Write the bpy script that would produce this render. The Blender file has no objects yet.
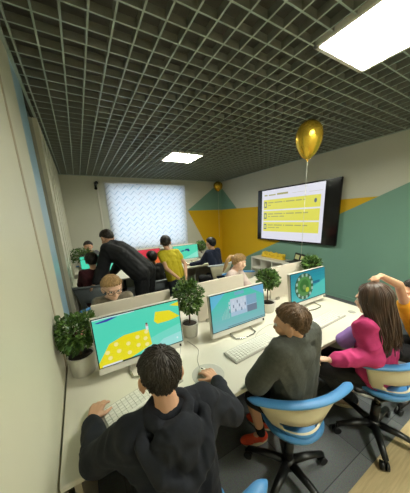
import bpy, bmesh, math, random
from mathutils import Vector as V, Matrix, noise, Euler
PI = math.pi
random.seed(7)
SC = bpy.context.scene
COL = SC.collection

# ------------------------------------------------------------------ materials
def lin(c):
    return tuple(((x/255)/12.92 if x/255 <= .04045 else ((x/255+.055)/1.055)**2.4) for x in c) + (1,)
MATS = {}
def mat(name, rgb, rough=.6, metal=0, var=.06, scale=30, bump=0, bscale=60, emit=None, estr=0, stretch=None, spec=.5):
    if name in MATS: return MATS[name]
    m = bpy.data.materials.new(name); m.use_nodes = True
    nt = m.node_tree; N = nt.nodes; L = nt.links
    b = N['Principled BSDF']
    b.inputs['Roughness'].default_value = rough
    b.inputs['Metallic'].default_value = metal
    b.inputs['Specular IOR Level'].default_value = spec
    tc = N.new('ShaderNodeTexCoord'); src = tc.outputs['Object']
    if stretch:
        mp = N.new('ShaderNodeMapping'); mp.inputs['Scale'].default_value = stretch
        L.new(src, mp.inputs['Vector']); src = mp.outputs['Vector']
    nz = N.new('ShaderNodeTexNoise'); nz.inputs['Scale'].default_value = scale; nz.inputs['Detail'].default_value = 4
    L.new(src, nz.inputs['Vector'])
    r = N.new('ShaderNodeValToRGB')
    c = lin(rgb)
    r.color_ramp.elements[0].position = .3; r.color_ramp.elements[1].position = .7
    r.color_ramp.elements[0].color = tuple(x*(1-var) for x in c[:3])+(1,)
    r.color_ramp.elements[1].color = tuple(min(1, x*(1+var)) for x in c[:3])+(1,)
    L.new(nz.outputs['Fac'], r.inputs['Fac']); L.new(r.outputs['Color'], b.inputs['Base Color'])
    if bump:
        n2 = N.new('ShaderNodeTexNoise'); n2.inputs['Scale'].default_value = bscale; n2.inputs['Detail'].default_value = 5
        L.new(src, n2.inputs['Vector'])
        bp = N.new('ShaderNodeBump'); bp.inputs['Strength'].default_value = bump; bp.inputs['Distance'].default_value = .01
        L.new(n2.outputs['Fac'], bp.inputs['Height']); L.new(bp.outputs['Normal'], b.inputs['Normal'])
    if emit:
        b.inputs['Emission Color'].default_value = lin(emit); b.inputs['Emission Strength'].default_value = estr
    MATS[name] = m
    return m
def glow(name, rgb, s):
    if name in MATS: return MATS[name]
    m = mat(name, (12, 12, 12), .3, emit=rgb, estr=s); return m

M_wall = mat('painted_wall_cream', (206, 205, 190), .7, var=.015, scale=3, bump=.05, bscale=90)
M_wallL = mat('laminate_wall_panel', (206, 203, 182), .5, var=.02, scale=2, bump=.02, bscale=40)
M_teal = mat('painted_wall_teal', (118, 158, 142), .65, var=.015, scale=3, bump=.05, bscale=90)
M_yel = mat('painted_wall_yellow', (216, 172, 2), .65, var=.015, scale=3, bump=.05, bscale=90)
M_tan = mat('panel_joint_tan', (172, 158, 130), .6)
M_grid = mat('grid_aluminium', (160, 174, 164), .45, .2, var=.03)
M_gshade = mat('grid_blade_side_shade', (124, 126, 116), .6, .1, var=.05)  # shade inside the grid cells, put into a darker grey for the blade sides
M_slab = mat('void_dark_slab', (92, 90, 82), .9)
M_white = mat('white_plastic', (222, 219, 208), .4, var=.01)
M_desk = mat('desk_laminate', (216, 212, 196), .35, var=.012, scale=5)
M_desk_edge = mat('desk_edge', (196, 190, 172), .5, var=.02)
M_part = mat('partition_panel', (214, 205, 190), .6, var=.01)
M_black = mat('black_plastic', (14, 14, 15), .4, var=.1)
M_gloss = mat('black_gloss', (8, 8, 10), .15, var=.05)
M_chrome = mat('satin_steel', (190, 188, 180), .25, .9, var=.02)
M_cream = mat('chair_cream_shell', (196, 188, 158), .45, var=.02)
M_blue = mat('chair_blue', (70, 132, 186), .45, var=.03)
M_pot = mat('white_ceramic', (205, 203, 192), .4, var=.01)
M_soil = mat('soil', (38, 30, 22), .95, var=.4, scale=120, bump=.5)
M_trunk = mat('bark', (80, 62, 44), .8, var=.2, scale=80)
M_leaf = mat('leaf_green', (86, 118, 48), .5, var=.35, scale=25)
M_leaf2 = mat('leaf_dark_green', (58, 90, 38), .5, var=.35, scale=25)
M_gold = mat('gold_foil', (222, 184, 62), .27, .75, var=.02)
M_ribbon = mat('pale_ribbon', (205, 205, 190), .5)
M_skin = mat('skin', (205, 158, 128), .55, var=.04, scale=20)
M_skin2 = mat('skin_pale', (220, 180, 155), .55, var=.04, scale=20)
M_lips = mat('lips', (176, 108, 98), .5)
M_eyew = mat('eye_white', (225, 222, 215), .3)
M_iris = mat('iris_dark', (30, 24, 20), .2)
M_key = mat('keycap_white', (226, 224, 214), .45, var=.01)
M_kbd = mat('keyboard_body', (176, 173, 162), .45, var=.02)

def carpet():
    m = mat('carpet', (66, 69, 74), .95, var=.25, scale=220, bump=.6, bscale=260)
    nt = m.node_tree; N = nt.nodes; L = nt.links
    b = N['Principled BSDF']
    geo = N.new('ShaderNodeNewGeometry')
    br = N.new('ShaderNodeTexBrick'); br.offset = 0; br.inputs['Scale'].default_value = 1
    br.inputs['Brick Width'].default_value = .5; br.inputs['Row Height'].default_value = .5
    br.inputs['Mortar Size'].default_value = .003; br.inputs['Color1'].default_value = lin((146, 150, 152))
    br.inputs['Color2'].default_value = lin((92, 96, 102)); br.inputs['Mortar'].default_value = lin((92, 96, 102))
    L.new(geo.outputs['Position'], br.inputs['Vector'])
    mx = N.new('ShaderNodeMixRGB'); mx.blend_type = 'MULTIPLY'; mx.inputs['Fac'].default_value = .75
    nz = N.new('ShaderNodeTexNoise'); nz.inputs['Scale'].default_value = 160; nz.inputs['Detail'].default_value = 6
    L.new(geo.outputs['Position'], nz.inputs['Vector'])
    L.new(br.outputs['Color'], mx.inputs['Color1']); L.new(nz.outputs['Color'], mx.inputs['Color2'])
    L.new(mx.outputs['Color'], b.inputs['Base Color'])
    return m
M_carpet = carpet()
def laminate():
    m = mat('floor_laminate', (190, 170, 130), .35, var=.12, scale=3, stretch=(2, 30, 1)); return m
M_lam = laminate()

def blind_material():
    m = bpy.data.materials.new('roller_blind_chevron'); m.use_nodes = True
    nt = m.node_tree; N = nt.nodes; L = nt.links; N.clear()
    out = N.new('ShaderNodeOutputMaterial')
    tc = N.new('ShaderNodeTexCoord'); sp = N.new('ShaderNodeSeparateXYZ'); L.new(tc.outputs['Object'], sp.inputs[0])
    def math_(op, a, b=None, c=None):
        n = N.new('ShaderNodeMath'); n.operation = op
        for i, v in enumerate((a, b, c)):
            if v is None: continue
            if isinstance(v, (int, float)): n.inputs[i].default_value = v
            else: L.new(v, n.inputs[i])
        return n.outputs[0]
    # columns of slanted strokes, direction alternating per column
    P = .10
    u = math_('DIVIDE', sp.outputs['X'], P)
    tri = math_('PINGPONG', u, 1.0)                # zigzag in x
    w = math_('ADD', math_('MULTIPLY', tri, .105), sp.outputs['Z'])
    w = math_('DIVIDE', w, .135)
    fr = math_('FRACT', w)
    band = math_('LESS_THAN', fr, .16)
    side = math_('GREATER_THAN', math_('FRACT', math_('MULTIPLY', u, .5)), .5)
    band2 = math_('MULTIPLY', band, math_('ADD', math_('MULTIPLY', side, .55), .45))
    nz = N.new('ShaderNodeTexNoise'); nz.inputs['Scale'].default_value = 3.3; L.new(tc.outputs['Object'], nz.inputs['Vector'])
    rp = N.new('ShaderNodeValToRGB'); rp.color_ramp.elements[0].position = .42; rp.color_ramp.elements[1].position = .58
    rp.color_ramp.elements[0].color = lin((165, 192, 208)); rp.color_ramp.elements[1].color = lin((205, 200, 203))
    L.new(nz.outputs['Fac'], rp.inputs['Fac'])
    mx = N.new('ShaderNodeMixRGB'); mx.inputs['Color1'].default_value = lin((236, 238, 240))
    L.new(rp.outputs['Color'], mx.inputs['Color2']); L.new(band2, mx.inputs['Fac'])
    d = N.new('ShaderNodeBsdfDiffuse'); t = N.new('ShaderNodeBsdfTranslucent')
    L.new(mx.outputs['Color'], d.inputs['Color']); L.new(mx.outputs['Color'], t.inputs['Color'])
    ms = N.new('ShaderNodeMixShader'); ms.inputs[0].default_value = .55
    L.new(d.outputs[0], ms.inputs[1]); L.new(t.outputs[0], ms.inputs[2]); L.new(ms.outputs[0], out.inputs['Surface'])
    return m
def glass_material():
    m = bpy.data.materials.new('window_glass'); m.use_nodes = True
    nt = m.node_tree; N = nt.nodes; L = nt.links; N.clear()
    out = N.new('ShaderNodeOutputMaterial'); t = N.new('ShaderNodeBsdfTransparent'); g = N.new('ShaderNodeBsdfGlossy')
    g.inputs['Roughness'].default_value = .02; f = N.new('ShaderNodeFresnel'); f.inputs['IOR'].default_value = 1.3
    ms = N.new('ShaderNodeMixShader'); L.new(f.outputs[0], ms.inputs[0]); L.new(t.outputs[0], ms.inputs[1]); L.new(g.outputs[0], ms.inputs[2])
    L.new(ms.outputs[0], out.inputs['Surface']); return m
M_blind = blind_material(); M_glass = glass_material()
M_dglass = mat('tinted_partition_glass', (70, 74, 74), .06, 0, var=.02, spec=.9)
M_blueframe = mat('pale_blue_frame', (150, 186, 206), .3, 0, var=.03)

# ------------------------------------------------------------------ mesh helpers
def link(name, me, m=None, parent=None):
    o = bpy.data.objects.new(name, me); COL.objects.link(o)
    if m is not None:
        for x in (m if isinstance(m, (list, tuple)) else [m]): me.materials.append(x)
    if parent is not None: o.parent = parent
    return o
class B:
    """bmesh collector"""
    def __init__(s): s.bm = bmesh.new()
    def box(s, a, b, mi=0, bev=0, M=None):
        lo = [min(a[i], b[i]) for i in range(3)]; hi = [max(a[i], b[i]) for i in range(3)]
        tmp = bmesh.new()
        vs = [tmp.verts.new((x, y, z)) for z in (lo[2], hi[2]) for y in (lo[1], hi[1]) for x in (lo[0], hi[0])]
        for f in ((0, 2, 3, 1), (4, 5, 7, 6), (0, 1, 5, 4), (2, 6, 7, 3), (0, 4, 6, 2), (1, 3, 7, 5)):
            tmp.faces.new([vs[i] for i in f])
        if bev: bmesh.ops.bevel(tmp, geom=list(tmp.edges), offset=bev, segments=2, affect='EDGES')
        s.merge(tmp, mi, M); return s
    def merge(s, tmp, mi=0, M=None, smooth=False):
        if M is not None: bmesh.ops.transform(tmp, matrix=M, verts=tmp.verts)
        mp = {}
        for v in tmp.verts: mp[v] = s.bm.verts.new(v.co)
        for f in tmp.faces:
            try:
                g = s.bm.faces.new([mp[v] for v in f.verts]); g.material_index = mi; g.smooth = smooth
            except ValueError: pass
        tmp.free()
    def poly(s, pts, mi=0):
        f = s.bm.faces.new([s.bm.verts.new(p) for p in pts]); f.material_index = mi; return s
    def loft(s, rings, mi=0, caps=True, smooth=True, closed=True):
        R = [[s.bm.verts.new(p) for p in r] for r in rings]
        n = len(R[0])
        for a, b in zip(R, R[1:]):
            for i in range(n if closed else n-1):
                j = (i+1) % n
                f = s.bm.faces.new((a[i], a[j], b[j], b[i])); f.smooth = smooth; f.material_index = mi
        if caps:
            f = s.bm.faces.new(R[0][::-1]); f.material_index = mi
            f = s.bm.faces.new(R[-1]); f.material_index = mi
        return s
    def lathe(s, prof, c=(0, 0, 0), seg=24, mi=0, caps=True):
        return s.loft([[(c[0]+r*math.cos(2*PI*i/seg), c[1]+r*math.sin(2*PI*i/seg), c[2]+z) for i in range(seg)] for r, z in prof], mi, caps)
    def tube(s, pts, r, seg=8, mi=0, squash=None):
        pts = [V(p) for p in pts]; rings = []
        rr = r if isinstance(r, (list, tuple)) else [r]*len(pts)
        prev = None
        for i, p in enumerate(pts):
            t = (pts[min(i+1, len(pts)-1)] - pts[max(i-1, 0)]).normalized()
            if prev is None:
                a = t.cross(V((0, 0, 1)));
                if a.length < .1: a = t.cross(V((1, 0, 0)))
            else: a = prev - t*prev.dot(t)
            a.normalize(); prev = a; b = t.cross(a)
            rings.append([p + a*rr[i]*math.cos(2*PI*k/seg) + b*rr[i]*(squash or 1)*math.sin(2*PI*k/seg) for k in range(seg)])
        return s.loft(rings, mi)
    # --- organic primitives (all closed)
    def cap(s, p, q, r1, r2=None, seg=14):
        r2 = r1 if r2 is None else r2
        p, q = V(p), V(q); ax = q-p; L = ax.length
        if L < 1e-5: ax = V((0, 0, 1)); L = 1e-5
        t = ax.normalized(); a = t.orthogonal().normalized(); b = t.cross(a); rings = []
        for k in range(1, 5):
            ph = PI/2*k/4; rings.append((p - t*r1*math.cos(ph), r1*math.sin(ph)))
        for k in range(4):
            ph = PI/2*k/4; rings.append((q + t*r2*math.sin(ph), r2*math.cos(ph)))
        s.loft([[c + a*r*math.cos(2*PI*i/seg) + b*r*math.sin(2*PI*i/seg) for i in range(seg)] for c, r in rings]); return s
    def chain(s, pts, rs):
        for i in range(len(pts)-1): s.cap(pts[i], pts[i+1], rs[i], rs[i+1])
        return s
    def ell(s, c, rad, F=None, seg=20, mi=0):
        c = V(c); F = F or (V((1, 0, 0)), V((0, 1, 0)), V((0, 0, 1)))
        tmp = bmesh.new(); bmesh.ops.create_uvsphere(tmp, u_segments=seg, v_segments=seg//2+2, radius=1)
        for v in tmp.verts: v.co = c + F[0]*v.co.x*rad[0] + F[1]*v.co.y*rad[1] + F[2]*v.co.z*rad[2]
        s.merge(tmp, mi, smooth=True); return s
    def mesh(s, name):
        bmesh.ops.recalc_face_normals(s.bm, faces=s.bm.faces)
        me = bpy.data.meshes.new(name); s.bm.to_mesh(me); s.bm.free(); return me
    def build(s, name, m, parent=None, shift=None):
        me = s.mesh(name)
        if shift is not None: me.transform(Matrix.Translation(-V(shift)))
        return link(name, me, m, parent)
    def remesh(s, name, m, parent=None, shift=None, vox=.006, sm=6, wr=0, wsc=9, wst=(1, 1, 1)):
        me = s.mesh(name)
        o = bpy.data.objects.new('tmp', me); COL.objects.link(o)
        rm = o.modifiers.new('r', 'REMESH'); rm.mode = 'VOXEL'; rm.voxel_size = vox
        if sm: k = o.modifiers.new('s', 'SMOOTH'); k.factor = .5; k.iterations = sm
        bpy.context.view_layer.update()
        dg = bpy.context.evaluated_depsgraph_get(); ev = o.evaluated_get(dg)
        me2 = bpy.data.meshes.new_from_object(ev); me2.name = name
        bpy.data.objects.remove(o); bpy.data.meshes.remove(me)
        if wr:
            ns = [v.normal.copy() for v in me2.vertices]
            for v, n in zip(me2.vertices, ns):
                p = V((v.co.x*wst[0], v.co.y*wst[1], v.co.z*wst[2]))*wsc
                q = noise.noise_vector(p*.6)*.9
                d = 1-abs(noise.noise(p+q))*3
                v.co += n*wr*d
        for p in me2.polygons: p.use_smooth = True
        me2.materials.clear()
        if shift is not None: me2.transform(Matrix.Translation(-V(shift)))
        return link(name, me2, m, parent)
def empty(name, loc=(0, 0, 0), rz=0):
    o = bpy.data.objects.new(name, None); COL.objects.link(o); o.location = loc; o.rotation_euler = (0, 0, rz)
    o.empty_display_size = .1; return o
def tag(o, label, cat, group=None):
    o['label'] = label; o['category'] = cat
    if group: o['group'] = group
    return o
def struct(o): o['kind'] = 'structure'; return o
def copy_tree(o, parent=None):
    c = o.copy(); COL.objects.link(c)
    if parent is not None: c.parent = parent
    for ch in list(o.children): copy_tree(ch, c)
    return c

# ------------------------------------------------------------------ room
X0, X1, Y0, Y1, ZC, ZS = -.222, 4.3, -1.9, 6.28, 2.78, 3.15
struct(B().box((X0-.2, .42, -.1), (X1+.2, Y1+.3, 0)).build('floor', M_carpet))
struct(B().box((X0-.2, Y0-.2, -.1), (X1+.2, .42, 0)).build('floor', M_lam))
# right wall with mural: coordinates (y, z)
def diag(y): return 1.666 - .445*(y-2.277)
b = B()
def ry(pts, mi): b.poly([(X1, y, z) for y, z in pts], mi)
YT = 1.895                      # top edge of the yellow field
yc = 2.277+(1.666-YT)/.445      # where the diagonal meets it
ytri = 5.45
ya = (yc)
ry([(Y0, 0), (Y1, 0), (Y1, max(0, diag(Y1))), (5.9, diag(5.9)) , (yc, YT), (Y0, diag(Y0))] if diag(Y1) > 0 else [(Y0, 0), (2.277+1.666/.445, 0), (yc, YT), (.3, diag(.3)), (.3, ZS), (Y0, ZS)], 1)
ry([(2.277+1.666/.445, 0), (Y1, 0), (Y1, YT), (ytri, YT), (yc, YT)], 2)
ry([(ytri, YT), (Y1, YT), (Y1, 2.62)], 1)
ry([(.3, diag(.3)), (yc, YT), (ytri, YT), (Y1, 2.62), (Y1, ZS), (.3, ZS)], 0)
b.box((X1+.01, Y0, 0), (X1+.2, Y1+.2, ZS), 0)
struct(b.build('wall_right', [M_wall, M_teal, M_yel]))
# back wall with window opening and mural
WX0, WX1, WZ0, WZ1 = .78, 2.92, .92, 2.60
b = B()
def bx(pts, mi): b.poly([(x, Y1, z) for x, z in pts], mi)
XL = 3.03
bx([(X0, 0), (WX0, 0), (WX0, ZS), (X0, ZS)], 0)
bx([(WX0, 0), (WX1, 0), (WX1, WZ0), (WX0, WZ0)], 0)
bx([(WX0, WZ1), (WX1, WZ1), (WX1, ZS), (WX0, ZS)], 0)
bx([(WX1, 0), (4.05, 0), (XL, YT), (WX1, YT)], 0)
bx([(WX1, YT), (XL, YT), (X1, 2.80), (X1, ZS), (WX1, ZS)], 0)
bx([(XL, YT), (X1, YT), (X1, 2.80)], 1)
bx([(XL, YT), (4.05, 0), (X1, 0), (X1, YT)], 2)
b.box((X0-.2, Y1+.01, 0), (WX0, Y1+.3, ZS)); b.box((WX1, Y1+.01, 0), (X1+.2, Y1+.3, ZS))
b.box((WX0, Y1+.01, 0), (WX1, Y1+.3, WZ0)); b.box((WX0, Y1+.01, WZ1), (WX1, Y1+.3, ZS))
struct(b.build('wall_back', [M_wall, M_teal, M_yel]))
struct(B().box((X0-.2, Y0-.2, 0), (X1+.2, Y0, ZS)).build('wall_front', M_wall))
# left wall: solid panel, blue frame, glazing, vertical louvres
b = B(); b.box((X0-.2, Y0, 0), (X0, 1.575, ZS)); b.box((X0-.2, 1.625, 0), (X0, 2.08, ZS)); b.box((X0-.2, 1.57, 0), (X0-.012, 1.63, ZS))
b.box((X0-.2, 2.07, 0), (X0-.12, Y1, ZS)); b.box((X0-.2, 5.85, 0), (X0, Y1, ZS))
struct(b.build('wall_left', M_wallL))
struct(B().box((X0-.011, 1.575, 0), (X0+.002, 1.625, ZC)).build('trim_1', M_tan))
w = empty('window_2', (X0, 4, 0)); struct(w)
b = B(); b.box((-.12, -1.92, 0), (.0, -1.50, ZC)); b.box((-.06, -1.52, 0), (-.0, 1.85, .06)); b.build('window_frame', M_blueframe, w)
B().box((-.03, -1.52, .06), (-.02, 1.85, ZC)).build('pane', M_dglass, w)
for k in range(6):
    B().box((-.02, -.92+k*.48, .0), (.022, -.92+k*.48+.33, ZC-.006), bev=.004).build('mullion', M_wallL, w)
# window in back wall
w = empty('window_1', ((WX0+WX1)/2, Y1, 0)); struct(w)
b = B(); hw = (WX1-WX0)/2
for x in (-hw, hw-.06): b.box((x, .1, WZ0), (x+.06, .16, WZ1))
b.box((-hw, .1, WZ0), (hw, .16, WZ0+.06)); b.box((-hw, .1, WZ1-.06), (hw, .16, WZ1)); b.build('window_frame', M_white, w)
B().box((-hw+.05, .125, WZ0+.05), (hw-.05, .13, WZ1-.05)).build('pane', M_glass, w)
B().box((-hw-.06, -.16, .815), (hw+.06, .1, .85), bev=.006).build('window_sill', M_white, w)
rb = empty('roller_blind', (1.84, Y1-.045, 0)); tag(rb, 'white roller blind with pale blue and grey zigzag strokes covering the window', 'blind')
B().box((-1.11, -.001, .885), (1.11, .001, 2.62)).build('fabric', M_blind, rb)
B().box((-1.11, -.008, .872), (1.11, .008, .89)).build('bottom_bar', M_white, rb)
B().tube([(-1.12, .015, 2.64), (1.12, .015, 2.64)], .02).build('roller_tube', M_white, rb)
struct(B().box((X0, Y1-.02, 0), (X1, Y1, .07)).build('baseboard_back', M_white))
struct(B().box((X1-.015, Y0, 0), (X1, Y1-.02, .07)).build('baseboard_right', M_teal))
# ceiling grid
LX0, LX1 = 1.565, 2.18
PANELS = [(1.1-.62, 1.145), (3.70, 4.31), (-1.5, -.9)]  # last panel is unseen, added behind the camera to light the room evenly
PANELS[0] = (.535, 1.145)
b = B(); P = .13; T = .0055
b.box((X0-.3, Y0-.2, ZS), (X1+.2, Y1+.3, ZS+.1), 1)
def inpanel(x, y0, y1):
    return [(a, c) for a, c in PANELS if LX0 < x < LX1 and a < y1 and c > y0]
k = -1
x = -.036-P
while x < X1:
    segs = [(Y0, Y1)]
    if LX0-.01 < x < LX1+.01:
        segs = []; y = Y0
        for a, c in sorted(PANELS): segs.append((y, a)); y = c
        segs.append((y, Y1))
    for a, c in segs: b.box((x-T, a, ZC), (x+T, c, ZC+.045))
    x += P
y = Y0+.05
while y < Y1:
    inside = any(a-.01 < y < c+.01 for a, c in PANELS)
    for a, c in ([(X0, LX0), (LX1, X1)] if inside else [(X0, X1)]): b.box((a, y-T, ZC+.0005), (c, y+T, ZC+.0455))
    y += P
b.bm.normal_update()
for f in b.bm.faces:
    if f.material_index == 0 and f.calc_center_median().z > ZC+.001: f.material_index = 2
struct(b.build('ceiling', [M_grid, M_slab, M_gshade]))
b = B()
b.box((X0, Y0, ZC-.004), (X0+.02, Y1, ZC+.02)); b.box((X1-.02, Y0, ZC-.004), (X1, Y1, ZC+.02)); b.box((X0, Y1-.02, ZC-.004), (X1, Y1, ZC+.02))
struct(b.build('trim_2', M_grid))
M_lit = glow('lamp_diffuser', (252, 253, 236), 66)
names = ['large-looking square recessed ceiling light panel, nearest, at the top right', 'small-looking square recessed ceiling light panel near the window end', 'added square recessed ceiling light panel, unseen behind the camera, to even the light']
for (a, c), nm in zip(PANELS, names):
    t = empty('ceiling_light', ((LX0+LX1)/2, (a+c)/2, ZC)); tag(t, nm, 'ceiling light', 'ceiling light panels')
    h = (LX1-LX0)/2; v = (c-a)/2; b = B()
    for s_ in (-1, 1):
        b.box((s_*h, -v, -.01), (s_*(h-.025), v, .05)); b.box((-h, s_*v, -.01), (h, s_*(v-.025), .05))
    b.box((-h, -v, .05), (h, v, .06)); b.build('frame', M_white, t)
    B().box((-h+.025, -v+.025, .012), (h-.025, v-.025, .02)).build('diffuser', M_lit, t)
    b = B()
    for i in range(1, 4):
        b.box((-h+.025+(2*h-.05)*i/4-.004, -v+.025, -.004), (-h+.025+(2*h-.05)*i/4+.004, v-.025, .011))
    b.build('louvre', M_white, t)

# ------------------------------------------------------------------ wall-mounted screen
tv = empty('wall_screen', (X1, 3.385, 1.66)); tag(tv, 'large black flat screen on the right wall showing a slide with three yellow bands', 'screen')
M_slide = glow('slide_white', (232, 232, 244), .84); M_sy = glow('slide_yellow', (236, 232, 96), .8)
M_st = glow('slide_text', (176, 174, 110), .8); M_stb = glow('slide_text_blue', (110, 130, 150), .6)
HW, HH, XT = 1.06, .625, -.09
b = B(); b.box((XT, -HW, -HH), (XT+.05, HW, HH), bev=.006); b.build('casing', M_gloss, tv)
B().box((XT+.05, -.3, -.2), (0, .3, .2)).build('wall_bracket', M_black, tv)
b = B(); xs = XT-.002
def rect(bb, y0, y1, z0, z1, mi, k=0): bb.poly([(xs-.0006*k, y0, z0), (xs-.0006*k, y1, z0), (xs-.0006*k, y1, z1), (xs-.0006*k, y0, z1)], mi)
SL, SR = .90, -.77      # local y of the slide's left and right edge
rect(b, SR, SL, -HH+.035, HH-.03, 0)
def sx(u): return SL+(SR-SL)*u
for i, (z1, z0) in enumerate(((.37, .13), (.10, -.14), (-.17, -.40))):
    rect(b, sx(.035), sx(.955), z0, z1, 1, 1)
    rect(b, sx(.05), sx(.10), z0+.05, z1-.05, 3, 2); rect(b, sx(.06), sx(.09), z0+.08, z1-.08, 1, 3)
    u = .13
    for wd in [.10, .15, .02, .13, .10, .07] if i else [.10, .14, .02, .14, .09, .03]:
        rect(b, sx(u), sx(u+wd), z1-.085, z1-.062, 2, 2); u += wd+.02
    u = .13
    for wd in [(.05,), (.04, .14, .08), (.14, .06)][i]:
        rect(b, sx(u), sx(u+wd), z1-.145, z1-.125, 2, 2); u += wd+.02
u = .05
for wd, hh in ((.06, .03), (.13, .028), (.19, .04)): rect(b, sx(u), sx(u+wd), .46, .46+hh, 2, 2); u += wd+.025
rect(b, sx(.55), sx(.76), .462, .466, 2, 2)
rect(b, sx(.80), sx(.97), .44, .445, 2, 2)
b.poly([(xs-.002, sx(.89)+.03*math.cos(a*PI/6), .26+.045*math.sin(a*PI/6)) for a in range(12)], 3)
b.build('display', [M_slide, M_sy, M_st, M_stb], tv)

# ------------------------------------------------------------------ security camera and conduit
cc = empty('security_camera', (.53, Y1, 2.55)); tag(cc, 'small black security camera high on the back wall left of the window', 'camera')
B().box((-.03, -.03, -.02), (.03, 0, .09), bev=.005).build('mount', M_black, cc)
B().tube([(0, -.02, .05), (.02, -.12, .06)], [.035, .04], 12).build('housing', M_black, cc)
B().tube([(0, -.02, -.04), (-.01, -.1, -.07)], [.03, .035], 12).build('lens_unit', M_gloss, cc)
tag(B().box((.545, Y1-.025, .1), (.585, Y1, 2.5)).build('cable_duct', M_white), 'white cable duct running down the back wall below the security camera', 'cable duct')

# ------------------------------------------------------------------ desks
DX0, DX1 = -.213, 2.31
def desk(y0, y1, label, group):
    t = empty('desk', ((DX0+DX1)/2, (y0+y1)/2, 0)); tag(t, label, 'desk', group)
    hx, hy = (DX1-DX0)/2, (y1-y0)/2
    B().box((-hx, -hy, .722), (hx, hy, .75), bev=.002).build('tabletop', M_desk, t)
    for x in (-hx+.03, hx-.05): B().box((x, -hy+.06, 0), (x+.025, hy-.03, .722)).build('side_panel', M_desk_edge, t)
    for x in (-.42, .42):
        q = (hy-.12) if y0 in NEAR else (-hy+.12)
        B().box((x-.02, q-.02, 0), (x+.02, q+.02, .722), bev=.003).build('leg', M_black, t)
    back = hy if y0 in NEAR else -hy
    B().box((-hx+.05, min(back, back*.9), .35), (hx-.05, max(back, back*.9)-.0, .70)).build('modesty_panel', M_desk_edge, t)
    return t
NEAR = (.785, 3.69)
desk(.785, 1.598, 'long white desk nearest the camera, with three monitors and two boys working at it', 'white computer desks')
desk(1.602, 2.41, 'white desk behind the low partitions where the blond child with glasses sits', 'white computer desks')
desk(3.69, 4.498, 'far white desk with its monitors turned towards the camera, beside the standing man', 'white computer desks')
desk(4.502, 5.3, 'white desk closest to the window, behind the far monitors', 'white computer desks')

def partition(x0, x1, y, label, z1=1.135):
    t = empty('desk_partition', ((x0+x1)/2, y, .75)); tag(t, label, 'partition', 'low desk partitions')
    h = (x1-x0)/2
    B().box((-h, -.01, .012), (h, .01, z1-.75), bev=.003).build('panel', M_part, t)
    for s_ in (-1, 1):
        B().box((s_*(h-.1)-.025, -.03, 0), (s_*(h-.1)+.025, .03, .03), bev=.003).build('clamp', M_chrome, t)
partition(-.015, .562, 1.60, 'low cream desk partition standing behind the nearest left monitor')
partition(.808, 1.336, 1.60, 'low cream desk partition standing behind the middle monitor, in front of the ponytailed girl')
partition(1.722, 2.253, 1.60, 'low cream desk partition in front of the cube shelf, behind the right monitor')
partition(1.55, 2.25, 4.50, 'low cream partition on the far desk below the zigzag blind', 1.10)
partition(.72, 1.40, 4.50, 'low cream partition on the far desk behind the red monitor', 1.10)
partition(-.1, .55, 4.50, 'low cream partition on the far desk behind the monitor the man looks at', 1.02)

# ------------------------------------------------------------------ monitors
G = {}
def gl(rgb, s=.8):
    k = 'display_%d_%d_%d' % rgb
    return glow(k, rgb, s)
def monitor(x, y, rz, shapes, label, w=.555, h=.345, zc=.95, group='white all-in-one monitors'):
    t = empty('monitor', (x, y, .75), math.radians(rz)); tag(t, label, 'monitor', group)
    T_ = Matrix.Translation((0, 0, zc-.75)) @ Matrix.Rotation(math.radians(-7), 4, 'X')
    b = B(); b.box((-w/2, -.004, -h/2), (w/2, .028, h/2), bev=.004, M=T_); b.build('casing', M_white, t)
    ch = .042
    b = B(); b.box((-w/2+.003, -.0055, -h/2+ch), (w/2-.003, -.0035, h/2-.003), M=T_); b.build('bezel', M_black, t)
    ms = []; b = B()
    W2, z0, z1 = w/2-.009, -h/2+ch+.006, h/2-.009
    def pt(u, v, k): return T_ @ V((-W2+2*W2*u, -.0062-.0003*k, z0+(z1-z0)*v))
    for k, (rgb, pts) in enumerate(shapes):
        m = gl(rgb)
        if m not in ms: ms.append(m)
        b.poly([pt(u, v, k) for u, v in pts], ms.index(m))
    b.build('screen', ms, t)
    # looped wire foot
    for s_ in (-.09, .09):
        pass
    f = [(-.095, .06, .16), (-.10, .03, .06), (-.105, -.02, .012), (-.10, -.085, .006), (-.06, -.105, .006), (0, -.108, .006), (.06, -.105, .006), (.10, -.085, .006), (.105, -.02, .012), (.10, .03, .06), (.095, .06, .16)]
    B().tube(f, .006, 8).build('wire_foot', M_chrome, t)
    B().tube([(0, .09, .004), (0, .075, .1), (0, .05, .16)], .011, 8).build('prop', M_chrome, t)
    B().box((-.1, .022, .13), (.1, .062, .24), bev=.006).build('hinge_block', M_white, t)
    B().box((w/2-.035, -.008, -h/2+.012), (w/2-.022, -.004, -h/2+.03), M=T_).build('badge', M_black, t)
    return t
def R(u0, v0, u1, v1): return [(u0, v0), (u1, v0), (u1, v1), (u0, v1)]
def circ(u, v, r, n=14, asp=1.75): return [(u+r*math.cos(2*PI*i/n), v+r*asp*math.sin(2*PI*i/n)) for i in range(n)]
def streaks(c0, c1, n=10, vert=True):
    out = []
    for i in range(n):
        f = i/(n-1); c = tuple(int(c0[j]+(c1[j]-c0[j])*f) for j in range(3))
        out.append((c, R(0, i/n, 1, (i+1)/n) if vert else R(i/n, 0, (i+1)/n, 1)))
    return out
TQ = (84, 222, 190)
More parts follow.
